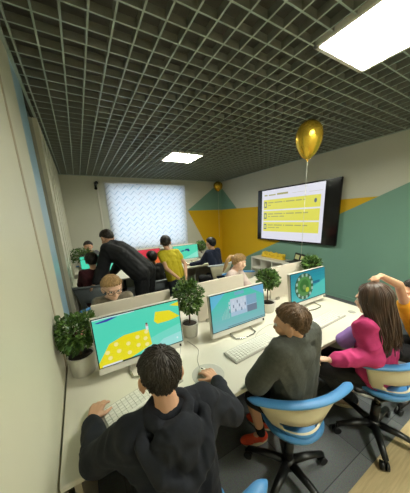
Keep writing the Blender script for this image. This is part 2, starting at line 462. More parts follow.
s1 = [(TQ, R(0, 0, 1, 1)), ((120, 226, 205), [(.45, 0), (1, 0), (1, .45), (.7, .35), (.55, .28)]),
      ((160, 232, 225), [(.58, 0), (1, 0), (1, .25), (.75, .2)]),
      ((240, 228, 30), [(.0, 0), (.0, .1), (.13, .44), (.30, .54), (.58, .54), (.60, .16), (.35, .02), (.2, 0)]),
      ((240, 228, 30), [(.66, .66), (.69, .86), (.87, .82), (1, .62), (.85, .58), (.7, .58)]), ((240, 228, 30), [(.88, .93), (1, .97), (1, .86)]),
      ((60, 60, 170), [(.02, .93), (.2, .975), (.26, .965), (.15, .915), (.05, .91)]), ((235, 245, 250), [(0, .985), (.45, .985), (.45, 1), (0, 1)]),
      ((232, 238, 235), [(.03, 0), (.24, 0), (.24, .035), (.03, .035)]), ((30, 60, 50), [(.24, 0), (.58, .0), (.58, .02), (.24, .02)])]
for i, (u, v) in enumerate(((.12, .15), (.22, .24), (.33, .14), (.2, .4), (.33, .34), (.44, .24), (.44, .42), (.53, .34), (.55, .48), (.1, .28), (.54, .2))):
    s1.append(((250, 240, 150), circ(u, v, .025)))
s1 += [((200, 170, 170), circ(.565, .62, .018)), ((120, 80, 70), circ(.565, .66, .013)), ((235, 240, 240), R(.55, .52, .58, .60)), ((235, 250, 250), circ(.93, .13, .012))]
s2 = streaks((128, 190, 196), (72, 205, 180), 10) + [((100, 190, 220), [(0, .6), (.0, 1), (.25, 1)]), ((110, 180, 220), [(.7, 1), (1, 1), (1, .7)]),
      ((120, 180, 205), R(.42, .88, .60, .97)), ((170, 200, 222), R(.33, .3, .84, .80)), ((200, 214, 228), R(.33, .45, .62, .80)),
      ((110, 130, 150), R(.64, .3, .84, .50)), ((130, 175, 200), R(.64, .52, .84, .80)), ((90, 100, 110), R(.25, .04, 1, .055))]
for i in range(9):
    for j in range(2 if i % 2 else 3):
        s2.append(((110, 128, 150) if (i+j) % 3 == 0 else (214, 224, 234), R(.30+i*.036, .42+j*.12, .30+i*.036+.018, .42+j*.12+.08)))
for i in range(6): s2.append(((190, 215, 205), R(.16+i*.024, .3, .165+i*.024, .42+i*.05)))
s3 = streaks((60, 190, 190), (30, 140, 160), 8) + [((84, 200, 190), [(.5, 0), (1, 0), (1, .6), (.6, .4)]), ((50, 90, 60), circ(.36, .5, .265, 22)), ((80, 140, 70), circ(.36, .5, .20, 22)),
      ((50, 110, 45), circ(.36, .52, .13, 18)), ((120, 150, 90), circ(.36, .47, .05)), ((190, 200, 60), circ(.44, .36, .05)), ((30, 110, 140), R(.6, .5, .82, .6)), ((30, 60, 70), R(.05, .0, 1, .02))]
for i in range(12):
    a = 2*PI*i/12+.2; u, v = .36+.225*math.cos(a), .5+.395*math.sin(a)
    s3.append(((170, 200, 180), R(u-.025, v-.05, u+.025, v+.05)))
s4 = [((90, 228, 190), R(0, 0, 1, 1)), ((150, 240, 215), [(.3, 0), (1, 0), (1, .5), (.6, .2)]), ((30, 40, 130), [(.42, .62), (.5, .74), (.62, .74), (.66, .56), (.6, .52), (.55, .6)]), ((30, 40, 130), [(.28, .58), (.34, .66), (.42, .66), (.4, .56)]), ((30, 40, 130), [(.06, .56), (.14, .6), (.2, .56), (.12, .5)])]
s5 = [((226, 50, 70), R(0, 0, 1, 1)), ((240, 110, 50), [(.4, 0), (1, 0), (1, .45), (.6, .5)]), ((240, 60, 90), [(0, .5), (.5, 1), (0, 1)]), ((245, 130, 90), circ(.65, .5, .06))]
s6 = [((80, 226, 186), R(0, 0, 1, 1)), ((110, 235, 200), [(.2, 0), (1, 0), (1, .7)])]
monitor(.247, 1.305, 0, s1, 'white monitor showing yellow platforms on turquoise, in front of the boy in navy hoodie', zc=.975, h=.355)
monitor(1.032, 1.285, 0, s2, 'white monitor in the middle showing rows of small block figures on a green field')
monitor(1.93, 1.29, 0, s3, 'white monitor at the right showing a green ring diagram on teal', zc=.96)
monitor(.205, 4.2, 0, s6, 'monitor with turquoise screen partly hidden by the bending man on the far desk')
monitor(1.08, 4.2, 0, s5, 'monitor with red and orange screen on the far desk beside the yellow shirt')
monitor(1.925, 4.2, 0, s4, 'mint monitor with dark blue shapes on the far desk by the navy-clad boy', w=.59)

# ------------------------------------------------------------------ keyboards, mice
def keyboard(x, y, rz, label, w=.44, d=.135):
    t = empty('keyboard', (x, y, .75), math.radians(rz)); tag(t, label, 'keyboard', 'white keyboards')
    M = Matrix.Translation((0, 0, .009)) @ Matrix.Rotation(math.radians(3), 4, 'X')
    B().box((-w/2, -d/2, -.006), (w/2, d/2, .006), bev=.003, M=M).build('base', M_kbd, t)
    b = B(); n = 17; cw = (w-.02)/n; rw = (d-.02)/6
    for r in range(6):
        c = 0
        while c < n:
            ln = 6 if (r == 0 and c == 4) else 1
            if c not in (14-1,) or r > 0:
                b.box((-w/2+.01+c*cw+.0015, -d/2+.01+r*rw+.0015, .006), (-w/2+.01+(c+ln)*cw-.0015, -d/2+.01+(r+1)*rw-.0015, .011), M=M)
            c += ln
    b.build('keys', M_key, t); return t
keyboard(.168, 1.035, 14, 'white keyboard under the left hand of the boy in navy hoodie')
keyboard(.965, 1.05, 4, 'white keyboard on the desk in front of the middle monitor')
keyboard(1.78, 1.00, 2, 'white keyboard on the desk in front of the pink-jacketed girl')
keyboard(1.9, 3.93, 0, 'white keyboard on the far desk by the navy-clad boy')
keyboard(.22, 3.95, 0, 'white keyboard on the far desk beyond the man\'s arm')
def mouse(x, y, rz, label):
    t = empty('computer_mouse', (x, y, .752), math.radians(rz)); tag(t, label, 'mouse')
    b = B(); b.ell((0, 0, .012), (.028, .05, .02)); b.ell((0, -.01, .012), (.03, .035, .021)); b.remesh('shell', M_white, t, vox=.003, sm=4)
    B().box((-.002, .015, .026), (.002, .032, .034), bev=.001).build('wheel', M_black, t)
mouse(.535, 1.0, 20, 'white mouse under the right hand of the boy in navy hoodie')
mouse(1.33, 1.03, 0, 'white mouse on the desk right of the middle keyboard')
pm = B(); pm.lathe([(.098, 0), (.1, .001), (.1, .0025), (.098, .003)], (.55, .99, .7502), 40)
M_pad = mat('mouse_pad_grey', (190, 188, 178), .2, var=.02)
tag(pm.build('mouse_pad', M_pad), 'round glossy grey mouse pad under the hand of the boy in navy hoodie', 'mouse pad')
# cables
def cable(pts, label, r=.0025):
    P_ = [V(p) for p in pts]; out = []
    for i in range(len(P_)-1):
        p0, p1, p2, p3 = P_[max(i-1, 0)], P_[i], P_[i+1], P_[min(i+2, len(P_)-1)]
        for k in range(8):
            t = k/8; out.append(.5*((2*p1)+(p2-p0)*t+(2*p0-5*p1+4*p2-p3)*t*t+(3*p1-p0-3*p2+p3)*t**3))
    out.append(P_[-1])
    tag(B().tube(out, r, 6).build('cable', M_kbd), label, 'cable')
cable([(.24, 1.11, .753), (.30, 1.16, .753), (.42, 1.2, .753), (.5, 1.3, .753), (.55, 1.45, .753)], 'thin grey keyboard cable curling under the left monitor')
cable([(1.05, 1.12, .753), (1.12, 1.17, .753), (1.2, 1.2, .753), (1.32, 1.22, .753), (1.38, 1.18, .753), (1.34, 1.13, .753), (1.33, 1.085, .753)], 'thin grey cable looping to the mouse right of the middle keyboard')
cable([(.53, 1.05, .755), (.56, 1.15, .753), (.62, 1.25, .753), (.6, 1.4, .753)], 'thin grey mouse cable running back from the round mouse pad')
gr = B(); gr.lathe([(.03, 0), (.032, .002), (.025, .004), (.02, .0035)], (2.14, .96, .7505), 24)
tag(gr.build('cable_grommet', M_kbd), 'grey round cable grommet near the right end of the nearest desk', 'grommet')

# ------------------------------------------------------------------ potted plants
def plant(x, y, label, cr=(.16, .15, .12), zc=1.04, pot=(.073, .125), n=900, z=.75, seed=1, m=None, leaf=.026):
    rnd = random.Random(seed)
    t = empty('potted_plant', (x, y, z)); tag(t, label, 'potted plant', 'potted plants')
    r, h = pot
    B().lathe([(r*.8, 0), (r*.84, .004), (r, h-.004), (r, h), (r-.008, h), (r-.01, h-.015)], seg=28).build('pot', M_pot, t)
    B().lathe([(.001, h-.014), (r-.012, h-.014), (r-.012, h-.010), (.001, h-.008)], seg=20, caps=False).build('soil', M_soil, t)
    c = zc-z
    b = B(); b.tube([(0, 0, h-.012), (.005, .003, h+.05), (-.004, 0, c-.03), (0, 0, c+.03)], [.008, .006, .006, .004], 8)
    for k in range(9):
        a = k*2.4; b.tube([(0, 0, c-.06+k*.008), (cr[0]*.4*math.cos(a), cr[1]*.4*math.sin(a), c-.01+k*.006), (cr[0]*.8*math.cos(a), cr[1]*.8*math.sin(a), c+.01*(k % 3))], [.004, .003, .0015], 5)
    b.build('stem', M_trunk, t)
    b = B()
    for i in range(n):
        # clumped crown
        d = V((rnd.gauss(0, 1), rnd.gauss(0, 1), rnd.gauss(0, 1))).normalized()
        rr = rnd.random()**.33 * (1+.22*noise.noise(d*2.3+V((seed, 0, 0))))
        p = V((d.x*cr[0], d.y*cr[1], d.z*cr[2]))*rr + V((0, 0, c))
        out = (d + V((0, 0, -.3)) + V((rnd.uniform(-.6, .6), rnd.uniform(-.6, .6), rnd.uniform(-.5, .5)))).normalized()
        s_ = out.cross(V((rnd.uniform(-1, 1), rnd.uniform(-1, 1), 1))).normalized(); nn = out.cross(s_)
        L_ = leaf*rnd.uniform(.8, 1.35); W_ = L_*.32
        pts = [p, p+out*L_*.3+s_*W_+nn*.003, p+out*L_*.65+s_*W_*.85+nn*.002, p+out*L_-nn*.004, p+out*L_*.65-s_*W_*.85+nn*.002, p+out*L_*.3-s_*W_+nn*.003]
        mid = [p+out*L_*.3-nn*.002, p+out*L_*.65-nn*.002]
        vs = [b.bm.verts.new(q) for q in pts]; ms = [b.bm.verts.new(q) for q in mid]
        mi = 0 if rnd.random() < .6 else 1
        for q in vs+ms: q.co.x = max(q.co.x, X0+.006-x)
        for fa in ((vs[0], vs[1], ms[0]), (vs[1], vs[2], ms[1], ms[0]), (vs[2], vs[3], ms[1]), (vs[0], ms[0], vs[5]), (ms[0], ms[1], vs[4], vs[5]), (ms[1], vs[3], vs[4])):
            f = b.bm.faces.new(fa); f.material_index = mi
    b.build('foliage', [M_leaf, M_leaf2] if not m else m, t)
    return t
plant(-.115, 1.46, 'round-headed potted plant against the left wall beside the left monitor', (.15, .14, .105), 1.04, (.082, .135), seed=3, n=1300)
plant(.665, 1.47, 'small tree-like potted plant between the left and middle monitors', (.115, .12, .135), 1.09, (.07, .115), seed=5, n=1000)
plant(1.51, 1.44, 'small tree-like potted plant between the middle and right monitors', (.105, .105, .088), 1.085, (.08, .1), seed=9, n=1000)
plant(2.205, 1.46, 'leafy potted plant showing above the right monitor', (.10, .10, .08), 1.135, (.06, .12), seed=12)
plant(-.03, 4.32, 'dark leafy potted plant at the left end of the far desk', (.2, .16, .13), 1.13, (.09, .16), seed=14)
plant(2.42, 4.42, 'small potted plant on the far desk at the right of the mint monitor', (.13, .13, .11), 1.04, (.07, .12), seed=17, z=.75)

t = empty('snack_packet', (-.12, 1.98, .752), .4); tag(t, 'small pale pink crumpled packet on the desk behind the round-headed plant', 'packet')
b = B(); b.ell((0, 0, .02), (.05, .035, .02)); b.ell((.03, .01, .03), (.03, .03, .02)); b.remesh('wrapper', mat('pale_pink_foil', (214, 150, 140), .4, var=.3, scale=60), t, vox=.005, sm=1, wr=.004, wsc=30)
# ------------------------------------------------------------------ cube shelf
sh = empty('cube_shelf', (4.09, 3.62, 0)); tag(sh, 'low white cube shelf against the teal wall under the wall screen', 'shelf')
SX, SY, SZ = .19, .72, .60
b = B(); b.box((-SX, -SY, 0), (SX, -SY+.03, SZ)); b.box((-SX, SY-.03, 0), (SX, SY, SZ)); b.box((-SX, -SY, SZ-.035), (SX, SY, SZ)); b.box((-SX, -SY, 0), (SX, SY, .03)); b.box((SX-.008, -SY, 0), (SX, SY, SZ))
b.build('carcass', M_white, sh)
B().box((-SX+.004, -SY+.03, .295), (SX-.008, SY-.03, .312)).build('shelf_board', M_white, sh)
for k in (1, 2, 3): B().box((-SX+.004, -SY+k*.36-.009, .03), (SX-.008, -SY+k*.36+.009, SZ-.035)).build('divider', M_white, sh)
# ruffled yellow bundle
M_yd = mat('yellow_paper', (222, 186, 40), .6, var=.15, scale=60)
b = B(); rnd = random.Random(4)
for i in range(16):
    for j in range(2):
        y = 4.13-.045*i-.02*j; b.ell((4.13+rnd.uniform(-.02, .02), y, .65+.05*j+rnd.uniform(-.01, .02)), (.045, .03, .045), seg=10)
b.box((4.08, 3.42, .601), (4.18, 4.15, .63))
tag(b.remesh('yellow_garland', M_yd, vox=.008, sm=2), 'ruffled yellow garland lying on top of the white cube shelf', 'garland')
t = empty('display_stand', (4.12, 3.10, .6), math.radians(-18)); tag(t, 'black folding stand holding two pale cards on the cube shelf', 'display stand')
B().box((-.15, -.17, 0), (.1, .2, .012), bev=.003).build('base', M_black, t)
Mt = Matrix.Translation((.06, 0, .01)) @ Matrix.Rotation(math.radians(14), 4, 'Y')
B().box((-.006, -.19, 0), (.006, .19, .19), bev=.003, M=Mt).build('back_panel', M_black, t)
M_card = mat('pale_card', (205, 205, 150), .7)
B().box((-.009, .01, .05), (-.0065, .15, .15), M=Mt).build('card', M_card, t)
B().box((-.009, -.15, .06), (-.0065, -.05, .15), M=Mt).build('card', M_card, t)

# ------------------------------------------------------------------ balloons
def balloon(c, r, hgt, zend, label, lean=(0, 0)):
    c = V(c); t = empty('balloon', c); tag(t, label, 'balloon', 'gold balloons')
    prof = []
    n = 26
    for i in range(n+1):
        a = PI*i/n; z = -math.cos(a); rad = math.sin(a)
        if z < 0: zz = z*hgt*.62*(1+.0); rr = rad*r*(1-.22*(-z)**2)
        else: zz = z*hgt*.42; rr = rad*r
        prof.append((max(rr, .004), zz))
    M = Matrix.Rotation(math.radians(9), 4, 'Y')
    b = B(); b.lathe(prof, seg=32); o = b.build('skin', M_gold, t)
    b = B(); b.lathe([(.004, -hgt*.62+.004), (.014, -hgt*.62-.016), (.010, -hgt*.62-.018)], seg=12); b.build('knot', M_gold, t)
    zb = zend-c.z
    B().tube([(0, 0, -hgt*.62-.012), (.004, 0, (zb-hgt*.62)/2), (0, 0, zb)], .0028, 5).build('ribbon', M_ribbon, t)
balloon((2.485, 1.799, 2.55), .15, .40, 1.16, 'large gold balloon floating under the ceiling in front of the wall screen')
balloon((4.03, 6.05, 2.63), .145, .29, 1.0, 'small-looking gold balloon in the far corner at the ceiling')

# ------------------------------------------------------------------ chairs
def chair(x, y, rz, label, shell=None, trim=None, rimz=.735, a0=.35):
    shell = shell or M_cream; trim = trim or M_blue
    t = empty('swivel_chair', (x, y, 0), math.radians(rz)); tag(t, label, 'chair', 'swivel shell chairs')
    bs = B(); bs.lathe([(.03, .06), (.045, .07), (.045, .12), (.03, .135)], seg=16); bo = bs.build('hub', M_black, t)
    for k in range(5):
        a = 2*PI*k/5+a0; d = V((math.cos(a), math.sin(a), 0))
        B().tube([d*.03+V((0, 0, .105)), d*.15+V((0, 0, .10)), d*.265+V((0, 0, .078))], [.03, .025, .019], 8, squash=.8).build('base_arm', M_black, t)
        s_ = V((-d.y, d.x, 0)); b = B(); c = d*.265+V((0, 0, .028))
        for q in (-.014, .014): b.tube([c+s_*(q-.009), c+s_*(q+.009)], .028, 14)
        b.tube([c+V((0, 0, .01)), c+V((0, 0, .06))], .008, 8); b.build('caster', M_black, t)
    B().tube([(0, 0, .12), (0, 0, .28)], .03, 14).build('column_sleeve', M_black, t)
    B().tube([(0, 0, .28), (0, 0, .42)], .018, 12).build('gas_lift', M_chrome, t)
    B().box((-.1, -.1, .405), (.1, .12, .425), bev=.006).build('seat_mount', M_black, t)
    b = B(); b.lathe([(.05, .433), (.12, .44), (.17, .462), (.182, .488), (.165, .497), (.05, .490)], seg=36); b.build('seat', trim, t)
    # shallow bucket back with a slit above the seat
    b = B(); n = 36
    def P_(u, v, off=0, k=1.0):
        hw = (.125+.140*v**.75)*k
        return V((hw*u, -(.165-.0*v)+(.07+.03*(1-v))*u*u-off, .485+(rimz-.485)*v))
    rows = [0, .16, .28, .40, .55, .75, 1]
    vo = [[b.bm.verts.new(P_(-1+2*i/n, v, .0)) for i in range(n+1)] for v in rows]
    vi = [[b.bm.verts.new(P_(-1+2*i/n, v, -.014)) for i in range(n+1)] for v in rows]
    lim = [0, .66, .70, 0, 0, 0]
    hole = lambda i, j: abs(i+.5-n/2)/(n/2) < lim[j]
    for j in range(len(rows)-1):
        for i in range(n):
            if hole(i, j): continue
            for q in (vo, vi):
                f = b.bm.faces.new((q[j][i], q[j][i+1], q[j+1][i+1], q[j+1][i])); f.smooth = True; f.material_index = 1 if j == 0 else 0
            for dj in (-1, 1):
                jj = j+dj
                if jj < 0 or jj >= len(rows)-1 or hole(i, jj):
                    r_ = j if dj < 0 else j+1
                    b.bm.faces.new((vo[r_][i], vo[r_][i+1], vi[r_][i+1], vi[r_][i]))
            for di in (-1, 1):
                ii = i+di
                if ii < 0 or ii >= n or hole(ii, j):
                    c_ = i if di < 0 else i+1
                    b.bm.faces.new((vo[j][c_], vo[j+1][c_], vi[j+1][c_], vi[j][c_]))
    b.build('shell', [shell, trim], t)
    rings = []; N2 = 48
    for i in range(N2+1):
        u = -1+2*i/N2; e = abs(u); taper = 1 if e < .86 else max(.15, 1-((e-.86)/.14)**2*.85)
        c = P_(u*1.16, 1, 0); tn = (P_(u*1.16+.02, 1)-P_(u*1.16-.02, 1)).normalized(); out = V((tn.y, -tn.x, 0)).normalized()
        rings.append([c+out*(.028*taper*math.cos(2*PI*k/12)+.004)+V((0, 0, 1))*.0145*taper*math.sin(2*PI*k/12) for k in range(12)])
    b = B(); b.loft(rings); b.build('rim', trim, t)
    return t
M_greysh = mat('chair_grey', (92, 98, 100), .5, var=.05); M_ltrim = mat('chair_pale_trim', (170, 178, 184), .5, var=.02)

# ------------------------------------------------------------------ people
def frame(yaw, pitch=0, roll=0):
    """right, fwd, up ; yaw 0 faces +y, positive turns to -x ; pitch positive looks up"""
    M = Euler((math.radians(pitch), math.radians(roll), math.radians(yaw)), 'XYZ').to_matrix()
    return (M @ V((1, 0, 0)), M @ V((0, 1, 0)), M @ V((0, 0, 1)))
def hand(b, w, d, up, thumb, curl=25, s=1.0, spread=1.0, curls=None):
    """w wrist, d finger direction, up back-of-hand normal, thumb +-1 side along d x up"""
    w, d, up = V(w), V(d).normalized(), V(up); up = (up-d*up.dot(d)).normalized(); sd = d.cross(up)*thumb
    kn = []
    for k, off in enumerate((.024, .008, -.008, -.022)):
        q = w+d*(.068-.003*abs(k-1))*s+sd*off*s+up*.004*s
        b.cap(w+sd*off*.5*s, q, .0115*s, .0105*s, seg=10); kn.append(q)
    b.cap(w+d*.02*s+sd*.012*s, w+d*.05*s-sd*.012*s, .0125*s, .0125*s, seg=10)
    lens = (.058, .066, .061, .048)
    for k, q in enumerate(kn):
        L_ = lens[k]*s; a = math.radians((curls[k] if curls else curl)); dd = (d+sd*(.16-.11*k)*spread).normalized(); p = q; ang = 0
        for sgm, f in enumerate((.45, .3, .25)):
            ang += a*(1, .9, .7)[sgm]
            nd = dd*math.cos(ang)-up*math.sin(ang); p2 = p+nd*L_*f
            b.cap(p, p2, (.0082, .0076, .007)[sgm]*s, (.0076, .007, .0062)[sgm]*s, seg=10); p = p2
    p = w+d*.018*s+sd*.018*s; td = (d*.65+sd*.8-up*.25).normalized()
    p1 = p+td*.030*s; td2 = (d*.9+sd*.45-up*.35).normalized(); p2 = p1+td2*.024*s; p3 = p2+(td2*.9-sd*.1).normalized()*.02*s
    b.cap(p, p1, .012*s, .0095*s, seg=10); b.cap(p1, p2, .009*s, .0082*s, seg=10); b.cap(p2, p3, .008*s, .0068*s, seg=10)
def head(b, c, F, s=1.0):
    c = V(c); r, f, u = F
    def L(x, y, z): return c+(r*x+f*y+u*z)*s
    b.ell(L(0, -.008, .018), (.071*s, .088*s, .082*s), F)
    b.ell(L(0, .022, -.035), (.056*s, .060*s, .058*s), F)
    b.ell(L(0, .048, -.078), (.028*s, .026*s, .022*s), F)
    b.cap(L(0, .078, .0), L(0, .094, -.028), .008*s, .0115*s); b.ell(L(.009, .086, -.032), (.007*s, .009*s, .006*s), F); b.ell(L(-.009, .086, -.032), (.007*s, .009*s, .006*s), F)
    b.ell(L(0, .074, .022), (.05*s, .012*s, .012*s), F)
    b.ell(L(0, .079, -.052), (.021*s, .008*s, .0045*s), F); b.ell(L(0, .077, -.061), (.018*s, .009*s, .005*s), F)
    for q in (-1, 1):
        b.ell(L(q*.042, .055, -.022), (.022*s, .022*s, .024*s), F)
        b.ell(L(q*.074, -.006, -.014), (.010*s, .021*s, .032*s), F); b.ell(L(q*.082, -.014, -.006), (.007*s, .016*s, .023*s), F)
def hair_cap(b, c, F, s, line, thick=.012, seed=0, tufts=260, tl=.035, whorl=(0, -.25, 1), fwd=0.0):
    """line(az) -> lowest direction-height of the hair; az 0 front, 180 back"""
    c = V(c); r, f, u = F; rnd = random.Random(seed); W = V(whorl).normalized()
    rad = V((.071, .088, .082)); o = V((0, -.008, .018))
    tmp = bmesh.new(); bmesh.ops.create_uvsphere(tmp, u_segments=72, v_segments=44, radius=1)
    def surf(d, k=1.0):
        az = math.degrees(math.atan2(abs(d.x), d.y)); h = line(az)+.07*noise.noise(V((az*.12, d.x*3, seed))); e = (d.z-h)/.16; e = max(0, min(1, e)); e = e*e*(3-2*e)
        st = noise.noise(V((math.atan2(d.x-W.x*d.z, d.y-W.y*d.z)*7, d.z*1.6, seed*3.1)))
        t_ = -.014+(thick+.014)*e + .006*st*e
        t_ -= max(0, min(1, (.4-d.z)/.6))*thick*(.8 if thick < .0135 else .3)*e
        return V((d.x*(rad.x+t_), d.y*(rad.y+t_*1.0), d.z*(rad.z+t_*1.1)))+o, e
    for v in tmp.verts:
        p, e = surf(v.co.normalized()); v.co = c+(r*p.x+f*p.y+u*p.z)*s
    b.merge(tmp, 0, smooth=True)
    n = 0; k = 0
    while n < tufts and k < tufts*6:
        k += 1
        d = V((rnd.gauss(0, 1), rnd.gauss(0, 1), rnd.gauss(0, 1))).normalized()
        p, e = surf(d)
        if e < .6: continue
        flow = (d - W); flow = (flow - d*flow.dot(d))
        if flow.length < .05: flow = V((rnd.uniform(-1, 1), rnd.uniform(-1, 1), 0))
        flow = flow.normalized()+V((0, fwd, 0))+V((rnd.uniform(-.35, .35), rnd.uniform(-.35, .35), rnd.uniform(-.2, .2)))
        flow = (flow-d*flow.dot(d)).normalized()
        L_ = tl*rnd.uniform(.6, 1.2)*(1 if d.z > .25 else .55); pts = []
        d2 = d.copy(); lift = rnd.uniform(.0, .22)
        for q in range(4):
            pp, _ = surf(d2); pp = pp+d2*(.001+lift*.006*q)
            pts.append(c+(r*pp.x+f*pp.y+u*pp.z)*s); d2 = (d2+flow*(L_/3/.085)).normalized()
        b.tube(pts, [.0022*s, .0030*s, .0022*s, .0005], 5, squash=.5); n += 1
def short_line(az):
    pts = [(0, .50), (35, .46), (60, .30), (78, .08), (95, .0), (112, -.50), (140, -.85), (180, -.9)]
    for (a, x), (c, y) in zip(pts, pts[1:]):
        if az <= c: return x+(y-x)*(az-a)/(c-a)
    return pts[-1][1]
def long_line(az):
    pts = [(0, .55), (30, .5), (55, .30), (70, -.1), (85, -.5), (110, -.8), (180, -.85)]
    for (a, x), (c, y) in zip(pts, pts[1:]):
        if az <= c: return x+(y-x)*(az-a)/(c-a)
    return pts[-1][1]
def eyes(root, org, c, F, s=1.0):
    c = V(c); r, f, u = F
    for q in (-1, 1):
        p = c+(r*q*.030+f*.0705+u*.002)*s
        b = B(); b.ell(p, (.0125*s, .0105*s, .0085*s), F, seg=14); e = b.build('eye', M_eyew, root, org)
        b = B(); b.ell(p+f*.0075*s, (.0058*s, .0045*s, .0058*s), F, seg=12); b.build('iris', M_iris, e, org)
        b = B(); b.tube([p+(r*-.016+f*.004+u*.014)*s, p+(f*.010+u*.019)*s, p+(r*.016+f*.004+u*.014)*s], [.0015, .0028, .0015], 6); b.build('eyebrow', mat('brow_brown', (84, 62, 44), .8), root, org)
def shoe(root, org, ank, d, mu, ms, s=1.0):
    ank, d = V(ank), V((d[0], d[1], 0)).normalized(); z0 = ank.z-.07*s; sd = V((-d.y, d.x, 0))
    h = V((ank.x, ank.y, z0+.035*s))
    b = B(); b.ell(h-d*.01*s+V((0, 0, .012*s)), (.034*s, .045*s, .04*s), (sd, d, V((0, 0, 1)))); b.ell(h+d*.10*s, (.038*s, .065*s, .028*s), (sd, d, V((0, 0, 1))))
    b.cap(h+V((0, 0, .01*s)), h+d*.09*s, .036*s, .03*s); b.cap(h, ank+V((0, 0, .005)), .035*s, .034*s)
    o = b.remesh('shoe', mu, root, org, vox=.006, sm=4)
    rings = []
    for z, e in ((z0, .95), (z0+.004, 1), (z0+.022*s, 1), (z0+.026*s, .96)):
        rings.append([V((h.x, h.y, z))+d*(.045*s+.098*s*math.cos(a)*e)+sd*((.036+.006*math.cos(a))*s*math.sin(a)*e) for a in [2*PI*k/28 for k in range(28)]])
    b = B(); b.loft(rings); b.build('sole', ms, o, org)
def vmid(a, b, t=.5): return V(a)*(1-t)+V(b)*t

def person(name, label, P, skin=None, vox=.007, hs=1.0, tw=1.0, hairm=None, group=None, cat='person'):
    """P: dict of joints. returns root, head frame"""
    skin = skin or M_skin
    org = V((P['pelvis'][0], P['pelvis'][1], 0)); root = empty(name, org); tag(root, label, cat, group)
    hd = V(P['head']); F = P['F']
    nk, ch, pv = V(P['neck']), V(P['chest']), V(P['pelvis'])
    sh = [V(x) for x in P['sh']]; el = [V(x) for x in P['el']]; wr = [V(x) for x in P['wr']]
    hp = [V(x) for x in P['hip']]; kn = [V(x) for x in P['knee']]; an = [V(x) for x in P['ank']]
    b = B(); head(b, hd, F, hs)
    b.cap(hd-F[2]*.05*hs-F[1]*.012*hs, nk, .042*hs, .046*hs*tw); b.cap(nk, ch, .05*tw, .07*tw)
    for i in (0, 1):
        b.cap(nk, sh[i], .04*tw, .038*tw); b.cap(sh[i], el[i], .036*tw, .030*tw); b.cap(el[i], wr[i], .031*tw, .021*tw)
        b.cap(ch+(sh[i]-nk)*.35, pv+(hp[i]-pv)*.8, .056*tw, .06*tw)
        b.cap(hp[i], kn[i], .065*tw, .045*tw); b.cap(kn[i], an[i], .044*tw, .029*tw)
        hh = P['hands'][i]
        if hh: hand(b, wr[i], hh['d'], hh['up'], hh['t'], hh.get('curl', 25), hh.get('s', .9), curls=hh.get('curls'))
        td = P['toe'][i]; td = V((td[0], td[1], 0)).normalized(); b.cap(an[i], an[i]+td*.10*tw-V((0, 0, .04)), .026*tw, .02*tw)
    b.remesh('body', skin, root, org, vox=vox, sm=3)
    return root, org
def top(root, org, P, name, m, g=.014, tw=1.0, sleeve=1.0, wr=.004, vox=.007, extra=None, hem=0, belly=1.0, sm=6, wsc=9):
    nk, ch, pv = V(P['neck']), V(P['chest']), V(P['pelvis'])
    sh = [V(x) for x in P['sh']]; el = [V(x) for x in P['el']]; wr_ = [V(x) for x in P['wr']]; hp = [V(x) for x in P['hip']]
    b = B(); G_ = g
    up = (nk-pv).normalized()
    nb = nk-up*.028
    for i in (0, 1):
        b.cap(nb, sh[i], .046*tw+G_*.5, .042*tw+G_); b.cap(ch+(sh[i]-nk)*.55, pv+(hp[i]-pv)*1.0+up*.02, .066*tw+G_, (.068*tw+G_)*belly)
        b.cap(sh[i], ch+(sh[i]-nk)*.45, .045*tw+G_, .066*tw+G_)
        b.cap(sh[i].lerp(el[i], .25), ch+(sh[i]-nk)*.55, .040*tw+G_, .060*tw+G_)
        if sleeve > 0:
            if sleeve <= .5:
                e = sh[i].lerp(el[i], sleeve*2); b.cap(sh[i], e, .042*tw+G_, .038*tw+G_*1.1)
            else:
                b.cap(sh[i], el[i], .042*tw+G_, .036*tw+G_); e = el[i].lerp(wr_[i], (sleeve-.5)*2*.86)
                b.cap(el[i], e, .037*tw+G_, .025*tw+G_*.7)
    b.cap(ch, pv+up*.03, .074*tw+G_, (.074*tw+G_)*belly)
    rx = (sh[1]-sh[0]).normalized(); fw = up.cross(rx).normalized(); hwid = (sh[1]-sh[0]).length/2
    b.ell(nk-up*.115, (hwid*.98, .068*tw+G_, .115), (rx, fw, up)); b.ell(nk-up*.22, (hwid*.86, .068*tw+G_, .13), (rx, fw, up))
    b.cap(nb, ch, .05*tw+G_*.6, .074*tw+G_)
    if extra: extra(b)
    return b.remesh(name, m, root, org, vox=vox, sm=sm, wr=wr, wsc=wsc)
def trousers(root, org, P, name, m, g=.014, tw=1.0, length=1.0, vox=.008, wr=.004):
    pv = V(P['pelvis']); hp = [V(x) for x in P['hip']]; kn = [V(x) for x in P['knee']]; an = [V(x) for x in P['ank']]
    b = B(); b.cap(hp[0], hp[1], .07*tw+g, .07*tw+g)
    for i in (0, 1):
        if length <= .5: b.cap(hp[i], hp[i].lerp(kn[i], length*2), .07*tw+g, .052*tw+g)
        else:
            b.cap(hp[i], kn[i], .07*tw+g, .05*tw+g); b.cap(kn[i], kn[i].lerp(an[i], (length-.5)*2), .048*tw+g, .034*tw+g*1.2)
    return b.remesh(name, m, root, org, vox=vox, sm=5, wr=wr)
